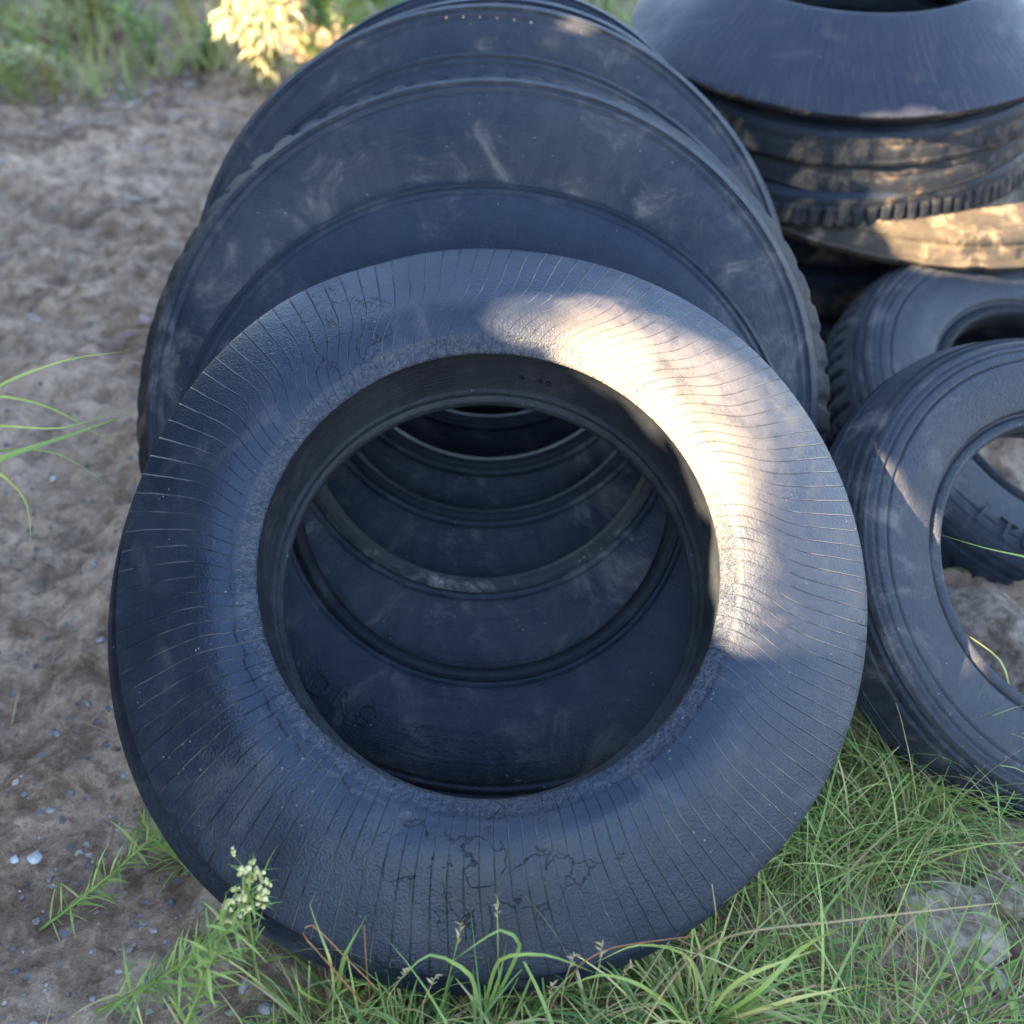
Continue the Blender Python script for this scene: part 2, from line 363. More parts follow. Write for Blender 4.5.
for k, (dz, ro, ms, nn, dp, lb) in enumerate(layers):
    N = NS if k < 3 else Vector((.05, -.14, .985)).normalized()
    half_tyre('cut_tyre', ctop - NS * dz + Vector((.01 * math.sin(k * 3) + (.14 if k == 3 else 0), .01 * math.cos(k * 2), 0)), N, ro, .2857, ms, lb, GS, seed=60 + k, notches=nn, notch=.012 if nn > 100 else .007, depth=dp, bulge=.012,
              flare=(.0, .0, .0, .12)[k], nseg=400, wobz=.014, wobr=.012)
# the tyres that carry the stack, in its shade
for k, z in enumerate((.10, .23, .36)):
    half_tyre('whole_tyre', Vector((.80 + .02 * k, 2.90, z)), Vector((.0, -.04, 1)).normalized(), .49, .2857, (m_bore, m_side, m_tread),
              ('dark tyre flat on the ground under the stack', 'dark tyre in the gap under the stack, middle of the three supports', 'dark tyre in the gap directly beneath the muddy stack ring')[k], 'tyres carrying the stack', seed=80 + k, notches=60, depth=.085)

# ------------------------------------------------------------------ right-hand tyres: whole ones with a tread
def whole_tyre(name, C_, N, Ro, rb, wd, mats, label, group=None, seed=1, roll=0, lugs=0):
    w_ = Ro - rb; q = lambda t, z: (rb + w_ * t, z)
    bead = [q(.10, -.07), q(.03, -.055), q(.0, -.035), q(.0, -.012), q(.02, -.002), q(.05, .0), q(.10, -.002), q(.12, -.006)]
    side = [q(.12, -.006), q(.14, -.005), q(.16, .004), q(.28, .012), q(.42, .018), q(.54, .019), q(.60, .0185), q(.607, .0150), q(.618, .0150), q(.625, .0180), q(.68, .0165), q(.70, .0155), q(.706, .012), q(.718, .012), q(.725, .0145), q(.76, .011), q(.772, .008), q(.785, .008), q(.80, .010), q(.83, .001)]
    tr = [q(.83, .001), q(.842, -.006), q(.855, -.006), q(.868, -.004), q(.885, -.014), q(.892, -.022), q(.905, -.022), q(.915, -.020), q(.935, -.034), q(.965, -.050), q(.985, -.064)]
    n = 4; z0 = -.064
    for i in range(n):
        z1 = z0 - (wd - .11) / n
        tr += [q(.992, z0 - .004), q(1.0, (z0 + z1) / 2), q(.992, z1 + .008), q(.955, z1 + .006), q(.955, z1 + .001)]; z0 = z1
    tr += [q(.965, -wd + .03), q(.86, -wd + .01), q(.60, -wd - .02), q(.35, -wd - .015), q(.1, -wd + .03), q(.05, -wd + .05), q(.12, -wd + .05), q(.5, -wd + .01), q(.9, -wd + .05), q(.93, -wd / 2), q(.88, -.04), q(.5, .005), q(.10, -.07)]
    def df(r, z, ph, s):
        k = np.clip((r - rb) / w_, 0, 1); r2 = r + k * wob(ph, 4, .0025, seed); z2 = z + k * wob(ph, 3, .004, seed + 3)
        if lugs:
            sq = 1 / (1 + np.exp(-(np.sin(ph * lugs) - .5) * 12)); msk = np.clip((r - (rb + w_ * .94)) / (w_ * .03), 0, 1) * (z < -.036) * (z > -wd + .02)
            r2 = r2 - .007 * sq * msk
        return r2, z2, ph
    root = place(name, C_, N, roll); tag(root, label, 'tyre', group)
    revolve('bead', bead, 300, mats[0], root, .004, df)
    revolve('sidewall', side, 300, mats[1], root, .004, df, s0=.05)
    revolve('tread', tr, max(300, lugs * 10), mats[2], root, .005, df, s0=.3)
    return root, side
r2, sr2 = whole_tyre('whole_tyre', at(1060, 408, 2.22), nrm(62, 26), .462, .245, .20, (m_bore, m_pale, m_side2), 'grey tyre with raised letters and a knobbly tread, half under the stack', None, 5, lugs=70)
letters('ITUUITS', r2, m_pale, sr2, .375, .046, R(205), .052, up_out=False, lift=.0035)
r3, sr3 = whole_tyre('whole_tyre', at(1076, 565, 1.66), nrm(47, 18), .388, .222, .145, (m_pale, m_pale, m_side2), 'smaller pale grey tyre tilted at the right edge beside the front ring', None, 8)

# ------------------------------------------------------------------ ground
def vnoise(x, y, sc_, seed):
    xs = x * sc_ + 100 + seed * 17.3; ys = y * sc_ + 100 + seed * 9.1
    xi = np.floor(xs).astype(int); yi = np.floor(ys).astype(int); fx = xs - xi; fy = ys - yi
    fx = fx * fx * (3 - 2 * fx); fy = fy * fy * (3 - 2 * fy)
    def h(a, b):
        n = (a * 374761393 + b * 668265263 + seed * 1442695) & 0x7fffffff; n = ((n ^ (n >> 13)) * 1274126177) & 0x7fffffff; return ((n ^ (n >> 16)) & 0xffff) / 65535.0
    return (h(xi, yi) * (1 - fx) + h(xi + 1, yi) * fx) * (1 - fy) + (h(xi, yi + 1) * (1 - fx) + h(xi + 1, yi + 1) * fx) * fy - .5
def gz(x, y):
    x = np.asarray(x, float); y = np.asarray(y, float)
    near = np.clip(1.6 - np.hypot(x, y - 2) / 8, 0, 1)
    z = .05 * vnoise(x, y, 1.3, 1) + .030 * vnoise(x, y, 3.7, 2) + near * (.050 * vnoise(x + .03 * np.sin(y * 9), y, 7, 3) + .034 * vnoise(x, y, 17, 4) + .022 * vnoise(x, y, 40, 5) + .014 * vnoise(x, y, 85, 6))
    z += .20 * np.clip((y - 4.6) / 3, 0, 3) ** 1.5 * np.clip((40 - y) / 30, 0, 1)      # the weedy bank
    # hollow under the tyres
    z -= .03 * np.exp(-(((x - .05) / .6) ** 2 + ((y - 1.3) / .7) ** 2) ** 2)
    return z - .01
def axis(lo_, hi, fl, fh, n1, n2):
    mid = np.linspace(fl, fh, n1); a = fl - (fl - lo_) * np.linspace(1, 0, n2, endpoint=False) ** 3; b = fh + (hi - fh) * np.linspace(0, 1, n2 + 1)[1:] ** 3
    return np.concatenate([a, mid, b])
gx = axis(-150, 150, -3.2, 2.2, 520, 40); gy = axis(-60, 250, .3, 6.0, 520, 40)
GX, GY = np.meshgrid(gx, gy); GZ = gz(GX, GY); nx = len(gx); ny = len(gy)
a = (np.arange(ny - 1)[:, None] * nx + np.arange(nx - 1)[None, :]).ravel()
def soil():
    s = NT('bare_soil'); v = s.tc.outputs['Object']
    n1 = s.noise(v, 1.6, 5, .6, .5); n2 = s.noise(v, 14, 8, .7, .4); n3 = s.noise(v, 90, 5, .7)
    m = s.math('ADD', s.math('MULTIPLY', n1, .35), s.math('ADD', s.math('MULTIPLY', n2, .45), s.math('MULTIPLY', n3, .2)))
    col = s.mix(s.rng(m, .38, .64), (.24, .150, .095), (.84, .60, .42))
    col = s.mix(s.rng(s.noise(v, 5, 6, .7), .52, .68, 0, .75), col, (.19, .125, .085))
    st = s.voro(v, 55, out='Color'); sd = s.voro(v, 55)
    x = s.n('SeparateColor'); s.set(x.inputs[0], st)
    stone = s.math('MULTIPLY', s.rng(sd, .34, .24), s.rng(x.outputs[0], .80, .83))
    col = s.mix(stone, col, s.mix(x.outputs[1], (.16, .15, .15), (.36, .36, .36)))
    nb = s.bump(n2, .045, 1); nb = s.bump(n3, .012, 1, nb); nb = s.bump(stone, .006, 1, nb); nb = s.bump(s.noise(v, 300, 3, .7), .002, 1, nb)
    return s.done(col, .92, nb, .25)
g = mesh_obj('ground', np.stack([GX.ravel(), GY.ravel(), GZ.ravel()], -1), np.stack([a, a + 1, a + nx + 1, a + nx], -1), soil()); tag(g, kind='structure')
def G(px, py):
    p = onground(px, py); 
    for _ in range(4): p = onground(px, py, float(gz(p.x, p.y)))
    return p

# ------------------------------------------------------------------ stones
def stone_mat(name, c1, c2):
    s = NT(name); v = s.tc.outputs['Object']; n = s.noise(v, 40, 7, .7)
    return s.done(s.mix(s.rng(n, .35, .65), c1, c2), .8, s.bump(n, .004, 1, s.bump(s.noise(v, 8, 3), .01, .5)), .3)
m_st = stone_mat('grey_stone', (.16, .15, .15), (.36, .35, .34)); m_stw = stone_mat('white_stone', (.34, .33, .32), (.58, .56, .53)); m_rock = stone_mat('tan_rock', (.13, .095, .068), (.36, .285, .215))
import bmesh
def rock_data(size, seed, sub=2, flat=.6, cut=7):
    r_ = random.Random(seed); bm = bmesh.new(); bmesh.ops.create_icosphere(bm, subdivisions=sub, radius=1)
    pl = [(Vector((r_.uniform(-1, 1), r_.uniform(-1, 1), r_.uniform(-1, 1))).normalized(), r_.uniform(.45, .8)) for _ in range(cut + 3)]
    sx, sy = r_.uniform(.75, 1.25), r_.uniform(.75, 1.25)
    for v in bm.verts:
        for n_, d in pl:
            t = v.co.dot(n_) - d
            if t > 0: v.co -= n_ * t * .97
        v.co *= 1 + .12 * mnoise.noise(v.co * 2.5 + Vector((seed, 0, 0))) + .05 * mnoise.noise(v.co * 7 + Vector((seed, 3, 0)))
        v.co = Vector((v.co.x * sx, v.co.y * sy, v.co.z * flat)) * size
    V = [tuple(v.co) for v in bm.verts]; bm.verts.index_update(); Fc = [[v.index for v in f.verts] for f in bm.faces]; bm.free(); return V, Fc
def rock(name, p, size, seed, mat, label, cat, group=None, sub=3, sink=.3, flat=.6, smooth=True):
    V, Fc = rock_data(size, seed, sub, flat); o = mesh_obj(name, V, Fc, mat, None, smooth); o.location = (p.x, p.y, p.z + size * flat * (1 - 2 * sink)); tag(o, label, cat, group); return o
rock('rock', G(962, 932), .082, 3, m_rock, 'large flat tan rock in the grass at the lower right', 'rock', sub=5, flat=.5, sink=.42)
rock('rock', G(1010, 905), .05, 4, m_rock, 'small tan rock against the right edge beside the large one', 'rock', sub=4)
rock('rock', G(995, 985), .022, 9, m_st, 'small blue-grey stone below the large tan rock', 'rock', sub=4)
rock('rock', G(985, 640), .13, 6, m_rock, 'grey-brown clod of earth seen through the pale tyre', 'clod', sub=5, flat=.55, sink=.3)
rock('rock', G(1040, 700), .08, 16, m_rock, 'small crumbly clod in front of the larger clod inside the pale tyre', 'clod', sub=5, flat=.5, sink=.3)
pb = [(35, 858, .014, 'white pebble on bare soil at the left edge', m_stw), (14, 860, .010, 'small white pebble at the far left edge beside a larger one', m_stw), (53, 480, .012, 'pale blue-grey pebble among the grass blades at left', m_stw),
      (88, 704, .010, 'flat grey pebble left of the front ring', m_st), (58, 735, .011, 'round grey pebble below the flat one on the soil', m_st), (52, 810, .010, 'grey pebble just above the white ones', m_st),
      (100, 640, .009, 'grey pebble close to the edge of the front ring', m_st), (95, 565, .010, 'grey pebble on soil beside the leftmost bulge of the front ring', m_st), (130, 148, .020, 'pale pebble far back on the bare soil', m_st), (150, 985, .012, 'bluish pebble under the flowering weed', m_st), (245, 985, .014, 'blue-grey pebble in the soil at the bottom', m_st), (268, 1008, .013, 'lowest blue-grey pebble at the bottom edge', m_st)]
for i, (x, y, s_, lb, mt) in enumerate(pb): rock('pebble', G(x, y), s_ * .8, 30 + i, mt, lb, 'pebble', 'pebbles lying on the bare soil', sub=3, sink=.38, flat=.7)
V, Fc = [], []
for i in range(9000):
    if i < 5000: x, y = random.uniform(-1.1, .9), random.uniform(.55, 1.6)
    else: x, y = random.uniform(-3, 1.5), random.uniform(.6, 5.5)
    if random.random() > .25 + 1.2 * (mnoise.noise(Vector((x * 2, y * 2, 5))) + .3): continue
    v_, f_ = rock_data(random.choice((.0015, .002, .0025, .003, .004, .006)), i, 1, .6, 4); z = float(gz(x, y)); off = len(V); 
    V += [(a_[0] + x, a_[1] + y, a_[2] + z) for a_ in v_]; Fc += [[k + off for k in f] for f in f_]
m_gv = stone_mat('soil_grit', (.16, .13, .11), (.40, .35, .31))
tag(mesh_obj('gravel', V, Fc, m_gv, None, False), 'small grit and gravel scattered over the bare soil', 'gravel', kind='stuff')

# ------------------------------------------------------------------ plants
GREEN = [(.10, .20, .055), (.24, .36, .085), (.42, .49, .13), (.60, .56, .21), (.55, .43, .22), (.38, .20, .10)]
m_grass = leafmat('grass', GREEN, .45, .3); m_weed = leafmat('weed_leaf', GREEN, .5, .3)
m_dry = leafmat('dry_leaf', [(.14, .09, .07), (.30, .22, .19), (.42, .36, .33)], .8, .15)
m_lime = leafmat('lime_leaf', [(.30, .34, .12), (.52, .50, .26), (.72, .66, .48)], .5, .35)
m_flower = leafmat('pale_flower', [(.62, .55, .18), (.80, .74, .40)], .7, .2)
m_straw = leafmat('straw', [(.45, .33, .15), (.62, .50, .28)], .7, .2); m_rust = leafmat('rust_stem', [(.30, .12, .05), (.42, .20, .08)], .6, .1)
m_blocker = leafmat('hedge_leaf', [(.04, .08, .02), (.07, .13, .03), (.10, .16, .05)], .5, .02)

class Leafy:
    def __init__(s): s.V = []; s.F = []; s.T = []
    def blade(s, p, d0, L, wd, tint, droop=.8, seg=5, side=None, taper=1.0, tip=.03, base=.5):
        d = d0.normalized(); pts = [p.copy()]; q_ = p.copy()
        for k in range(seg):
            d = (d + Vector((0, 0, -droop / seg * (k + 1) / seg * 1.8))).normalized(); q_ = q_ + d * (L / seg); pts.append(q_.copy())
        if side is None: side = d0.cross(Vector((random.uniform(-.3, .3), random.uniform(-.3, .3), 1)))
        if side.length < 1e-4: side = Vector((1, 0, 0))
        side.normalize(); side = (side * math.cos(.5) + Vector((0, 0, 1)).cross(side) * math.sin(.5)).normalized() if random.random() < .3 else side
        off = len(s.V)
        for k, c in enumerate(pts):
            t = k / seg; ww = wd * .5 * max(tip, (base + (1 - base) * math.sin(min(1, t * 2.5) * math.pi / 2)) * (1 - t ** 1.8) ** taper)
            s.V += [tuple(c - side * ww), tuple(c + side * ww)]; s.T += [tint, tint]
        for k in range(seg): a_ = off + 2 * k; s.F.append([a_, a_ + 1, a_ + 3, a_ + 2])
        return pts
    def tube(s, pts, r0, r1, tint, n=5):
        off = len(s.V); m = len(pts)
        for k, c in enumerate(pts):
            t = (pts[min(k + 1, m - 1)] - pts[max(k - 1, 0)]).normalized(); u = t.orthogonal().normalized(); v = t.cross(u); r_ = r0 + (r1 - r0) * k / (m - 1)
            for j in range(n): an = 2 * math.pi * j / n; s.V.append(tuple(c + (u * math.cos(an) + v * math.sin(an)) * r_)); s.T.append(tint)
        for k in range(m - 1):
            for j in range(n): a_ = off + k * n + j; b_ = off + k * n + (j + 1) % n; s.F.append([a_, b_, b_ + n, a_ + n])
    def blob(s, c, r_, tint, seed=0):
        v_, f_ = rock_data(r_, seed, 1, 1, 2); off = len(s.V); s.V += [(a_[0] + c.x, a_[1] + c.y, a_[2] + c.z) for a_ in v_]; s.F += [[k + off for k in f] for f in f_]; s.T += [tint] * len(v_)
    def build(s, name, mat, parent=None, smooth=True): return mesh_obj(name, s.V, s.F, mat, parent, smooth, None, s.T)

def inside(x, y, poly):
    c = False; j = len(poly) - 1
    for i in range(len(poly)):
        xi, yi = poly[i]; xj, yj = poly[j]
        if (yi > y) != (yj > y) and x < (xj - xi) * (y - yi) / (yj - yi) + xi: c = not c
        j = i
    return c
def rnd_dir(lean=.6):
    an = random.uniform(0, 6.283); return Vector((math.cos(an) * lean, math.sin(an) * lean, 1))

# grass round the foot of the front ring and in the wedge to the right
gr = Leafy()
W = [(700, 840), (770, 790), (850, 690), (905, 735), (985, 830), (1060, 870), (1060, 1120), (600, 1120), (600, 1010)]
areas = [(W, 1250, .08, .26, .0026, 1.0), ([(600, 1000), (720, 945), (730, 1260), (380, 1260), (400, 1005)], 1900, .08, .22, .0036, .9), ([(290, 1000), (400, 1010), (420, 1260), (230, 1260)], 1000, .06, .18, .0026, .9),
         ([(760, 790), (850, 690), (905, 735), (980, 830), (900, 880), (800, 880)], 1300, .10, .28, .0020, 1.6)]
tufts = [(random.uniform(600, 1040), random.uniform(760, 1090), random.gauss(0, .16), random.uniform(0, 6.28)) for _ in range(60)]
for poly, n, l0, l1, wd, lean in areas:
    xs = [q[0] for q in poly]; ys = [q[1] for q in poly]; k = 0
    while k < n:
        x, y = random.uniform(min(xs), max(xs)), random.uniform(min(ys), max(ys)); ts, an = random.gauss(0, .14), random.uniform(0, 6.28)
        if random.random() < .6: tx, ty, ts, an = random.choice(tufts); x, y = random.gauss(tx, 14), random.gauss(ty, 12); an += random.gauss(0, 1.1)
        if not inside(x, y, poly): continue
        k += 1
        if math.hypot((x - 955) / 72, (y - 945) / 78) < 1 and random.random() < .96: continue
        p = G(x, y); p.z -= .004
        t = min(1, max(0, .26 + .35 * mnoise.noise(Vector((p.x * 9, p.y * 9, 2))) + ts + (random.uniform(.4, .7) if random.random() < .20 else 0)))
        ln = random.uniform(.25, 1.5) * lean
        gr.blade(p, Vector((math.cos(an) * ln, math.sin(an) * ln, 1)), random.uniform(l0, l1) * random.choice((.6, 1, 1, 1.3)), wd * random.uniform(.5, 1.7), t, random.uniform(.8, 2.8), 7)
# broad low leaves and dead straw woven through it
for i in range(260):
    x, y = random.uniform(380, 1030), random.uniform(930, 1100)
    p = G(x, y); gr.blade(p + Vector((0, 0, random.uniform(0, .03))), rnd_dir(2.5), random.uniform(.02, .05), random.uniform(.006, .014), random.choice((.05, .15, .25, .4)), .8, 4, base=.2)
for i in range(700):
    x, y = random.uniform(300, 1040), random.uniform(880, 1100)
    if not (inside(x, y, W) or y > 1000) or math.hypot((x - 955) / 72, (y - 945) / 78) < 1: continue
    p = G(x, y); gr.blade(p + Vector((0, 0, random.uniform(0, .02))), rnd_dir(2.6), random.uniform(.06, .20), random.uniform(.0015, .003), random.choice((.72, .8, .9, 1)), random.uniform(.2, 1.2), 6)
# sparse tufts on the soil and more on the bank
for i in range(500):                     # bits of straw and root lying on the soil
    x, y = random.uniform(-2.2, -.2) * random.choice((1, .6)), random.uniform(.7, 4.5); p = Vector((x, y, float(gz(x, y)) + .003))
    if abs(x) < .45: continue
    gr.blade(p, Vector((random.gauss(0, 1), random.gauss(0, 1), .15)), random.uniform(.02, .09), random.uniform(.0012, .003), random.choice((.75, .85, .95, 1)), .3, 4)
for i in range(1700):
    x = random.uniform(-6.5, 3.5); y = 4.7 + abs(random.gauss(0, 1.6)) if i > 250 else random.uniform(1.5, 4.6)
    if i <= 250 and random.random() < .6: x = random.gauss(-1.6, .5)
    if x > -1.5 and x < -.6 and y < 5.0: continue
    p = Vector((x, y, float(gz(x, y)))); 
    if i <= 250: gr.blade(p, rnd_dir(1.0), random.uniform(.03, .08), .003, random.choice((.85, .9, .75, .4)), 1.2, 4)
    else:
        base = min(1, max(0, .38 + .9 * mnoise.noise(p * 1.6) + random.gauss(0, .15)))
        for _ in range(4): gr.blade(p, rnd_dir(.5), random.uniform(.12, .40), random.uniform(.006, .012), base, random.uniform(.4, 1.6), 5)
tag(gr.build('grass', m_grass), 'green and yellowing grass at the foot of the tyres and along the bank', 'grass', kind='stuff')

def weed(name, px, py, tip, n_leaves, L, wd, label, flowers=0, mat=None, tint=.3, group=None, r0=.0022, sag=0.0, fluff=.0085):
    """a leafy stem from the ground to a tip point"""
    p0 = G(px, py); mid = (p0 + tip) / 2 + Vector((0, 0, sag))
    pts = [p0 * (1 - t) ** 2 + mid * 2 * t * (1 - t) + tip * t * t for t in [k / 14 for k in range(15)]]
    root = empty(name, p0); tag(root, label, 'weed', group); inv = Matrix.Translation(-p0)
    st = Leafy(); st.tube([inv @ q for q in pts], r0, r0 * .5, tint); st.build('stem', mat or m_weed, root)
    n_leaves = int(n_leaves * 1.7); wd *= 1.0; L *= 1.15; lf = Leafy(); ax = (tip - p0).normalized()
    for k in range(n_leaves):
        t = .08 + .92 * (k + random.random() * .6) / n_leaves; q = pts[0].lerp(pts[-1], 0); i = min(13, int(t * 14)); q = pts[i].lerp(pts[i + 1], t * 14 - i) if i < 14 else pts[-1]
        an = k * 2.4; u = ax.orthogonal().normalized(); v = ax.cross(u); d = (u * math.cos(an) + v * math.sin(an)) * 1.0 + ax * random.uniform(.1, 1.5) + Vector((random.gauss(0, .25), random.gauss(0, .25), random.gauss(0, .25)))
        lf.blade(inv @ q, d, L * random.choice((.4, .7, .9, 1.1, 1.5)) * (1 - .4 * t), wd * random.uniform(.5, 1.2), min(1, max(0, tint + random.gauss(0, .06) + (.5 if random.random() < .04 else 0))), .7, 5, base=.3)
    lf.build('leaves', mat or m_weed, root)
    if flowers:
        fl = Leafy(); tw = Leafy()
        for k in range(flowers):
            c = inv @ pts[-1 - (k % 4)]; d = Vector((random.gauss(0, 1), random.gauss(0, 1), random.uniform(.3, 1.2))).normalized(); e = c + d * random.uniform(.006, .022)
            tw.tube([c, (c + e) / 2, e], .0007, .0005, tint, 3)
            for q in range(5): fl.blob(e + Vector((random.gauss(0, 1), random.gauss(0, 1), random.gauss(0, 1))) * fluff * .35, fluff * random.uniform(.25, .5), random.random(), k * 7 + q)
        fl.build('flower_head', m_flower, root); tw.build('flower_stalk', m_weed, root)
    return root
weed('flowering_weed', 258, 985, at(243, 866, 1.185), 26, .045, .004, 'upright weed with narrow leaves and yellow buds in front of the ring at lower left', 7, tint=.22)
weed('flowering_weed', 130, 1000, at(262, 885, 1.18), 40, .050, .004, 'long slanting weed ending in a cluster of pale cream flowers', 16, tint=.28, sag=-.02)
weed('leafy_weed', 40, 930, at(160, 830, 1.42), 46, .050, .0045, 'feathery green weed leaning towards the ring from the bare soil at left', 0, tint=.30, sag=-.01)
weed('leafy_weed', 95, 1012, at(235, 925, 1.18), 40, .055, .005, 'leafy weed lying low under the cream-flowered one', 0, tint=.25, sag=-.02)
weed('leafy_weed', 200, 880, at(140, 825, 1.50), 40, .045, .004, 'small bushy weed tight against the lower left edge of the ring', 0, tint=.24)
weed('leafy_weed', 180, 1040, at(215, 950, 1.18), 30, .055, .005, 'short green weed at the bottom edge left of the grass', 0, tint=.33)

# single stalks against the front ring
def stalk(name, px, py, pts, r0, mat, tint, label, head=0, hm=None, cat='grass stalk', flatw=None):
    p0 = G(px, py); P_ = [p0] + [at(*q) for q in pts]; C_ = catmull([tuple(q) for q in P_], .012); C_ = [Vector(q) for q in C_]
    root = empty(name, p0); tag(root, label, cat); s_ = Leafy(); s_.tube([q - p0 for q in C_], r0, r0 * .4, tint); s_.build('stem', mat, root)
    if head:
        h = Leafy()
        for k in range(head):
            t = k / head; i = len(C_) - 1 - int(t * min(len(C_) - 2, 3)); q = C_[-1].lerp(C_[-3], t); d = Vector((random.gauss(0, .6), random.gauss(0, .3), .8)); h.blade(q - p0, d, random.uniform(.005, .010), .0028, random.random(), .2, 3)
        h.build('seed_head', hm or m_straw, root)
    return root
stalk('grass_stalk', 440, 1010, [(452, 965, 1.175), (462, 922, 1.175)], .0010, m_weed, .35, 'green stalk with a tan oat-like seed head, left of centre at the bottom', 9)
stalk('grass_stalk', 500, 1010, [(498, 950, 1.175), (497, 895, 1.175)], .0009, m_weed, .45, 'thin upright stalk with a slim straw-coloured spike, right of the oat-like one', 10)
stalk('dry_stalk', 385, 1030, [(330, 965, 1.170), (303, 934, 1.170), (312, 925, 1.175), (350, 962, 1.175), (378, 990, 1.175)], .0016, m_rust, .5, 'bent rust-brown stalk folded over at the lower left of the ring')
stalk('dry_stalk', 372, 1020, [(366, 960, 1.175), (364, 925, 1.175)], .0014, m_rust, .1, 'short reddish upright stalk beside the bent rusty one')
stalk('dry_stalk', 712, 950, [(716, 915, 1.240), (712, 884, 1.240)], .0014, m_straw, .3, 'short yellow stalk standing against the lower right of the ring')
stalk('dry_stalk', 640, 1010, [(720, 940, 1.190), (850, 920, 1.160), (1000, 903, 1.22)], .0018, m_weed, .82, 'long arching stem, yellow-green turning red, across the grass at lower right')
stalk('dry_stalk', 560, 1000, [(580, 965, 1.190), (612, 948, 1.200), (700, 935, 1.200)], .0014, m_rust, .4, 'low curved reddish stem along the bottom rim of the ring')
def blades(name, px, py, specs, label, group=None, cat='grass tuft', mat=None):
    p0 = G(px, py); root = Leafy()
    for pts, wd, t in specs:
        C_ = [Vector(q) for q in catmull([tuple(p0)] + [tuple(at(*q)) for q in pts], .02)]; n = len(C_); off = len(root.V)
        for k, c in enumerate(C_):
            tg = (C_[min(k + 1, n - 1)] - C_[max(0, k - 1)]).normalized(); sd = tg.cross(FW).normalized(); ww = wd * .5 * max(.05, min(1, 3.5 * (1 - k / (n - 1)))); cup = Vector((0, 0, 0))
            root.V += [tuple(c - sd * ww - p0), tuple(c - p0 - FW * -wd * .15), tuple(c + sd * ww - p0)]; root.T += [t] * 3
        for k in range(n - 1):
            for j in (0, 1): a_ = off + 3 * k + j; root.F.append([a_, a_ + 1, a_ + 4, a_ + 3])
    o = root.build(name, mat or m_grass); o.location = p0; tag(o, label, cat, group); return o
blades('grass_tuft', -60, 560, [([(-10, 395, 1.55), (60, 362, 1.55), (135, 350, 1.60)], .006, .35), ([(-10, 400, 1.55), (50, 408, 1.6), (140, 460, 1.7)], .005, .32), ([(-10, 465, 1.55), (70, 435, 1.6), (136, 412, 1.65)], .010, .22),
       ([(-20, 430, 1.6), (60, 428, 1.6), (120, 410, 1.7)], .005, .4), ([(-10, 470, 1.55), (25, 500, 1.6), (32, 560, 1.65)], .006, .45), ([(-10, 455, 1.6), (60, 455, 1.6), (140, 510, 1.65)], .003, .2)], 'long bright green blades arching in from the left edge over the bare soil')
blades('grass_tuft', 1075, 640, [([(1040, 562, 1.42), (985, 548, 1.42), (938, 534, 1.44)], .0050, .25)], 'single green blade crossing the hole of the pale tyre')
blades('grass_tuft', 1015, 715, [([(985, 680, 1.62), (955, 635, 1.62), (944, 610, 1.64)], .004, .40), ([(985, 690, 1.62), (965, 655, 1.6), (950, 640, 1.6)], .003, .35), ([(1010, 690, 1.62), (1000, 660, 1.6), (960, 630, 1.6)], .003, .5)], 'thin yellow-green blades growing inside the pale tyre')
blades('grass_tuft', 480, 1030, [([(500, 960, 1.165), (545, 955, 1.165), (600, 975, 1.165)], .004, .25), ([(520, 945, 1.175), (500, 930, 1.175), (440, 970, 1.165)], .004, .2), ([(470, 975, 1.155), (430, 955, 1.165), (395, 985, 1.155)], .0045, .3), ([(500, 975, 1.165), (507, 940, 1.175)], .004, .15)], 'bright arching blades below the bottom of the ring')
blades('grass_tuft', 335, 1010, [([(345, 955, 1.175), (367, 915, 1.185)], .0050, .18), ([(330, 960, 1.165), (310, 905, 1.195), (316, 892, 1.205)], .0030, .5), ([(300, 990, 1.165), (292, 965, 1.165)], .005, .3)], 'blue-green pointed blades in front of the lower left of the ring')
for i, (x, y, l) in enumerate([(560, 1015, 955), (590, 1020, 945), (610, 1030, 965), (690, 1010, 950), (545, 1030, 985), (395, 1030, 968), (425, 1035, 975)]):
    stalk('straw_stalk', x, y, [(x + random.uniform(-8, 8), (y + l) / 2, 1.20), (x + random.uniform(-22, 22), l, 1.17)], .0010, m_straw, .5, 'short straw stalk with a ragged seed head in the grass along the bottom edge', 8)['group'] = 'straw stalks along the bottom edge'
blades('grass_tuft', 700, 1030, [([(640, 985, 1.165), (600, 975, 1.175), (560, 990, 1.155)], .004, .3), ([(690, 960, 1.205), (640, 945, 1.245), (590, 965, 1.235)], .003, .35), ([(740, 980, 1.155), (830, 945, 1.145)], .005, .42), ([(760, 990, 1.22), (800, 950, 1.22), (845, 925, 1.145)], .006, .3), ([(790, 1000, 1.2), (860, 985, 1.2)], .005, .6)], 'splayed yellow-green blades in the grass at lower right')

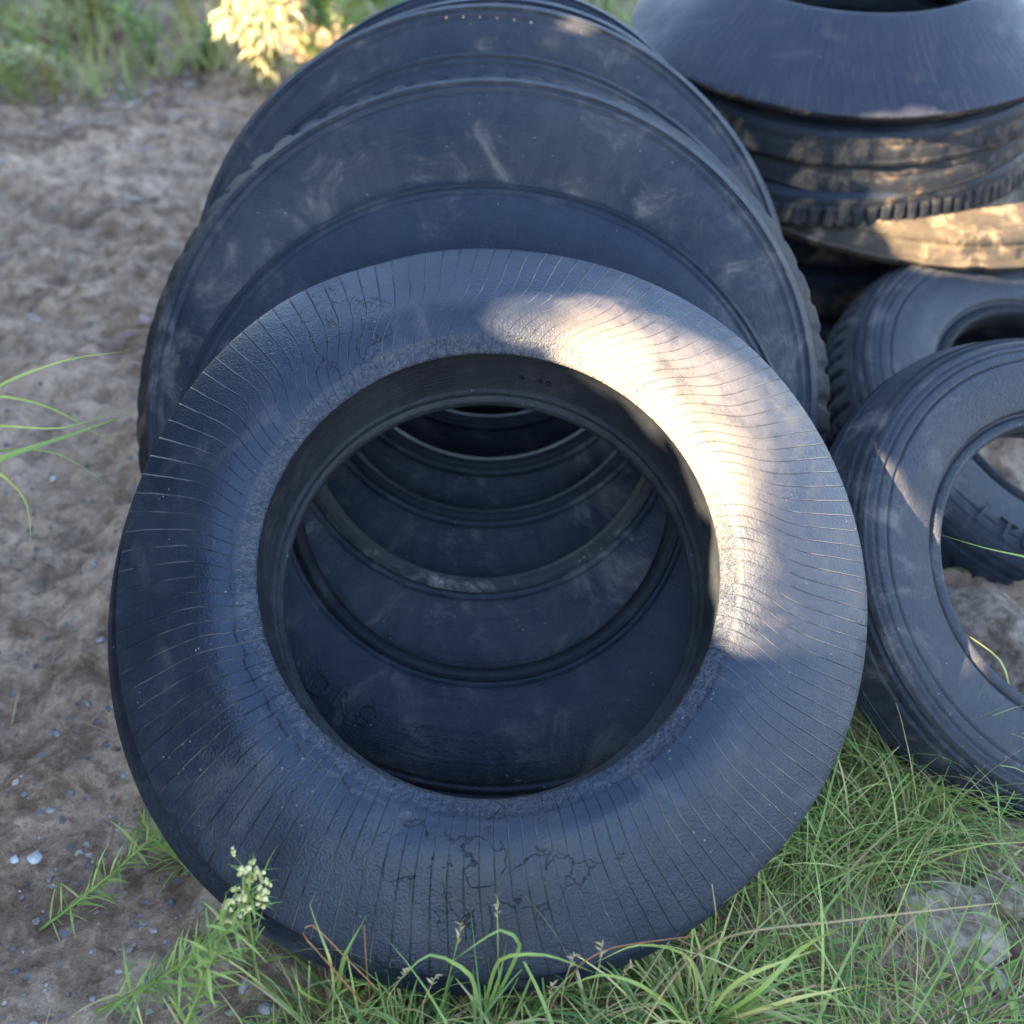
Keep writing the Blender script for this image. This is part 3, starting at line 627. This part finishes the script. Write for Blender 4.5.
# plants on the bank, upper left
def bush(name, p, n, h, L, wd, mat, tint, label, stems=6, droop=1.0, group='weeds on the bank behind the soil'):
    root = empty(name, p); tag(root, label, 'plant', group); s_ = Leafy(); l_ = Leafy()
    for k in range(stems):
        d = rnd_dir(.35).normalized(); tip = d * h * random.uniform(.7, 1.1); s_.tube([Vector((0, 0, -.02)), tip * .5, tip], .004, .0015, tint, 4)
        for j in range(n // stems):
            t = random.uniform(.15, 1); l_.blade(tip * t, rnd_dir(1.4), L * random.uniform(.6, 1.2), wd * random.uniform(.7, 1.2), min(1, max(0, tint + random.gauss(0, .12))), droop, 5, base=.3)
    s_.build('stem', m_weed, root); l_.build('leaves', mat, root); return root
spots = [(10, 30, .45, 'tall yellow-green weed in the top left corner', .30), (45, 75, .30, 'low olive weed on the left of the bank', .42), (75, 20, .5, 'loose green weed second from the top left corner', .25), (20, 100, .22, 'short mixed weed at the left edge where the soil begins', .5),
         (110, 40, .4, 'blue-green weed near the top with pale leaves', .12), (150, 70, .30, 'bushy grey-green weed standing forward of the bank', .22), (180, 15, .5, 'dark green weed at the top, right of the bushy grey-green one', .08), (205, 75, .22, 'small green weed among the dry purple leaves', .16),
         (60, 100, .2, 'brownish low weed beside the short mixed one', .7), (225, 20, .4, 'weed with brown stalks left of the sunlit plant', .6), (310, 60, .35, 'green weed close behind the leaning row', .2), (625, 2, .3, 'green weed glimpsed between the row and the stack', .2)]
for i, (x, y, h, lb, t) in enumerate(spots): bush('weed_plant', G(x, y), 90, h, .10, .022, m_weed, t, lb)
for i in range(16):
    x_, y_ = -5.6 + i * .40 + random.uniform(-.1, .1), 6.1 + random.uniform(-.4, .8)
    bush('weed_plant', Vector((x_, y_, float(gz(x_, y_)))), 80, random.uniform(.35, .6), random.uniform(.10, .18), random.uniform(.02, .05), m_weed, random.choice((.05, .12, .2, .35, .6)), 'leafy weed among many at the back of the bank', 6, .9, 'back row of weeds on the bank')
bush('sunlit_plant', G(268, 88), 190, .45, .17, .034, m_lime, .6, 'pale yellow plant lit by the sun at the top, left of the row', 9, 1.8)
bush('broadleaf_plant', G(340, 52), 30, .62, .36, .11, m_weed, .28, 'plant with big bright green leaves behind the top of the row', 5, .9)
bush('broadleaf_plant', G(385, 25), 30, .55, .34, .10, m_weed, .24, 'plant with big green leaves, right of the other broadleaf plant', 5, .9)
dl = Leafy()
for i in range(420):
    x, y = (random.gauss(-1.45, .45), random.gauss(4.9, .35)) if i < 240 else (random.uniform(-3.2, 1), random.uniform(2.5, 6))
    dl.blade(Vector((x, y, float(gz(x, y)) + random.uniform(.005, .05))), rnd_dir(3), random.uniform(.04, .09), random.uniform(.02, .04), random.random(), .6, 4)
tag(dl.build('leaf_litter', m_dry), 'dry curled purplish leaves at the foot of the bank', 'dead leaves', kind='stuff')
# dead bits between front ring and second ring
db = Leafy()
for i in range(160):
    x, y = random.uniform(-.25, .3), random.uniform(.85, 1.15); p = Vector((x, y, float(gz(x, y)) + .004)); db.blade(p, rnd_dir(2.5), random.uniform(.05, .12), .003, random.choice((.8, .95, .9, .3)), .5, 4)
tag(db.build('dead_grass', m_grass), 'flattened dead grass in the gap under the front ring', 'dead grass', kind='stuff')

# ------------------------------------------------------------------ unseen trees added left to block the sun, gaps carved for the sun patches
bpy.context.view_layer.update(); dg = bpy.context.evaluated_depsgraph_get()
for i in range(6):                       # moulded nubs along the rim at the top of the row
    x = 446 + i * 17; y = 17 + (i - 1) ** 2 * .35
    d = (FW + RT * ((x - 512) / F) + UP * ((512 - y) / F)).normalized(); h = sc.ray_cast(dg, CAM, d)
    if h[0] and h[4].parent:
        nb_ = Leafy(); nb_.blob(Vector((0, 0, 0)), .0036, .5, i); o = nb_.build('rim_nub', m_rock); o.parent = h[4].parent; o.matrix_world = Matrix.Translation(h[1])
lit = []
bpy.context.view_layer.update(); dg = bpy.context.evaluated_depsgraph_get()
row = (t2, t3, t4, t5, t6)
def T(px, py, r_):
    d = (FW + RT * ((px - 512) / F) + UP * ((512 - py) / F)).normalized(); h = sc.ray_cast(dg, CAM, d)
    if not h[0]: return
    for o_ in ((0, 0, 0), (0, 0, 1), (0, 0, -1), (0, 1, 0), (0, -1, 0)):
        b_ = sc.ray_cast(dg, h[1] + h[2] * .004 + SUN * .05 + Vector(o_) * (r_ + .02), SUN)
        if b_[0] and b_[4].parent in row and r_ < .1: return
        if b_[0] and b_[4].parent == t1 and h[4].parent != t1: return
    lit.append((h[1], r_))
for q in [(515, 322, .014), (540, 315, .032), (575, 320, .040), (610, 335, .042), (645, 352, .045), (680, 380, .050), (712, 415, .055), (735, 455, .058), (755, 500, .058), (765, 545, .040), (792, 480, .034), (800, 512, .022),
          (765, 580, .045), (797, 592, .026), (778, 622, .020), (755, 612, .036), (750, 638, .012), (720, 560, .045), (725, 600, .03), (700, 470, .04), (640, 390, .035), (590, 350, .03)]: T(q[0], q[1], q[2] + .008)
for q in [(832, 262, .04), (829, 290, .04), (832, 315, .03), (850, 262, .03), (868, 262, .02), (875, 302, .022), (890, 310, .020), (905, 316, .015), (902, 366, .018), (930, 354, .012)]: T(*q)
for x in range(900, 1030, 14):
    for y in range(140, 262, 11): T(x, y, .028 if y > 190 else .018)
for x in range(790, 900, 14): T(x, 236 + (x - 790) * .09, .016)
for x in range(840, 900, 12): T(x, 226, .016); T(x, 212, .008)
for q in [(250, 40, .13), (278, 30, .16), (295, 50, .09), (262, 5, .16), (290, 5, .16)]: T(*q)
shade = []
for x, y in [(900, 50), (930, 60), (860, 100), (890, 105), (960, 60), (820, 60), (930, 100), (980, 85), (480, 25), (510, 22), (440, 30), (700, 110), (660, 60), (178, 695), (190, 690), (170, 705)]:
    d = (FW + RT * ((x - 512) / F) + UP * ((512 - y) / F)).normalized(); h = sc.ray_cast(dg, CAM, d)
    if h[0]: shade.append(h[1])
def perp(a_, b_): q = a_ - b_; return (q - SUN * q.dot(SUN)).length
lit = [(p, r_) for p, r_ in lit if all(perp(q, p) > r_ + .022 for q in shade)]
LT = np.array([list(p) for p, _ in lit]); LR = np.array([r_ for _, r_ in lit]); Sv = np.array(SUN)
def tree_leaves(cx, cy, rx, rz, zc_, n):
    P = rng.normal(size=(n, 3)); P /= np.linalg.norm(P, axis=1)[:, None]; P *= rng.uniform(.25, 1, (n, 1)) ** .5
    C_ = P * [rx, rx * 1.25, rz] + [cx, cy, zc_]; C_ = C_[C_[:, 2] > .05]
    n = len(C_); A = rng.normal(size=(n, 3)); A /= np.linalg.norm(A, axis=1)[:, None]; B = np.cross(A, rng.normal(size=(n, 3))); B /= np.linalg.norm(B, axis=1)[:, None]
    s_ = rng.uniform(.05, .09, (n, 1)); A = A * s_; B = B * s_ * .6
    def keep_(C_, A, B):
        keep = np.ones(len(C_), bool); ax = C_ - np.outer(C_ @ Sv, Sv)
        pa = LT - np.outer(LT @ Sv, Sv)
        for p, r_ in zip(pa, LR):
            near = np.nonzero(((ax - p) ** 2).sum(1) < (r_ + .12) ** 2)[0]
            if not len(near): continue
            bad = np.zeros(len(near), bool)
            for (u, v) in [(0, 0), (1, 0), (-1, 0), (0, 1), (0, -1), (.5, .5), (-.5, .5), (.5, -.5), (-.5, -.5)]:
                Q = C_[near] + A[near] * u + B[near] * v; Q = Q - np.outer(Q @ Sv, Sv); bad |= ((Q - p) ** 2).sum(1) < r_ * r_
            keep[near[bad]] = False
        return keep
    k1 = keep_(C_, A, B); parts = [(C_[k1], A[k1], B[k1])]; C_, A, B = C_[~k1], A[~k1], B[~k1]
    for rnd in range(2):                  # small filler leaves that sharpen the carved gaps
        m = 8; u = rng.uniform(-1, 1, (len(C_) * m, 1)); v = rng.uniform(-1, 1, (len(C_) * m, 1)); A2, B2 = np.repeat(A, m, 0), np.repeat(B, m, 0)
        C2 = np.repeat(C_, m, 0) + A2 * u + B2 * v; C_, A, B = C2, A2 * .32, B2 * .40
        k1 = keep_(C_, A, B); parts.append((C_[k1], A[k1], B[k1])); C_, A, B = C_[~k1], A[~k1], B[~k1]
        if rnd == 0 and len(C_) > 30000: C_, A, B = C_[:30000], A[:30000], B[:30000]
    C_, A, B = [np.concatenate([q[i] for q in parts]) for i in range(3)]; n = len(C_)
    V = np.stack([C_ - A, C_ - A * .1 + B, C_ + A, C_ - A * .1 - B], 1).reshape(-1, 3); return V, np.arange(4 * n).reshape(-1, 4), np.repeat(rng.random(n), 4)
def bark():
    s = NT('bark'); v = s.tc.outputs['Object']; n = s.noise(v, 18, 8, .7); return s.done(s.mix(n, (.05, .04, .03), (.18, .14, .10)), .9, s.bump(n, .02, 1), .2)
m_bark = bark()
trees = [(-4.9, -4.2), (-4.8, -2.5), (-5.0, -.8), (-4.9, .9), (-5.1, 2.6), (-5.3, 4.3), (-5.9, 6.0), (-6.3, 7.8)]
tl = ['leafy tree left of the photo, behind the camera and nearly bare', 'leafy tree left of the photo, second behind the camera', 'leafy tree left of the photo, nearest the camera', 'leafy tree left of the photo, beside the camera', 'leafy tree left of the photo, level with the front ring', 'leafy tree left of the photo, level with the stack', 'leafy tree left of the photo, level with the far soil', 'leafy tree left of the photo, farthest, by the bank']
for i, (x, y) in enumerate(trees):
    root = empty('leafy_tree', Vector((x, y, 0))); tag(root, tl[i], 'tree', 'trees left of the clearing')
    V, Fc, tt = tree_leaves(x, y, 1.45, 4.3, 3.4, 32000); o = mesh_obj('crown', V - np.array([x, y, 0]), Fc, m_blocker, root, False, None, tt)
    tk = Leafy(); tk.tube([Vector((0, 0, -.1)), Vector((.05, 0, .8)), Vector((-.05, .05, 1.8)), Vector((0, 0, 6.5))], .12, .03, .5, 10)
    for k in range(5): an = k * 1.3; tk.tube([Vector((0, 0, .8 + .3 * k)), Vector((math.cos(an) * .5, math.sin(an) * .5, 1.3 + .3 * k)), Vector((math.cos(an), math.sin(an), 1.6 + .3 * k))], .05, .01, .5, 6)
    tk.build('trunk', m_bark, root)
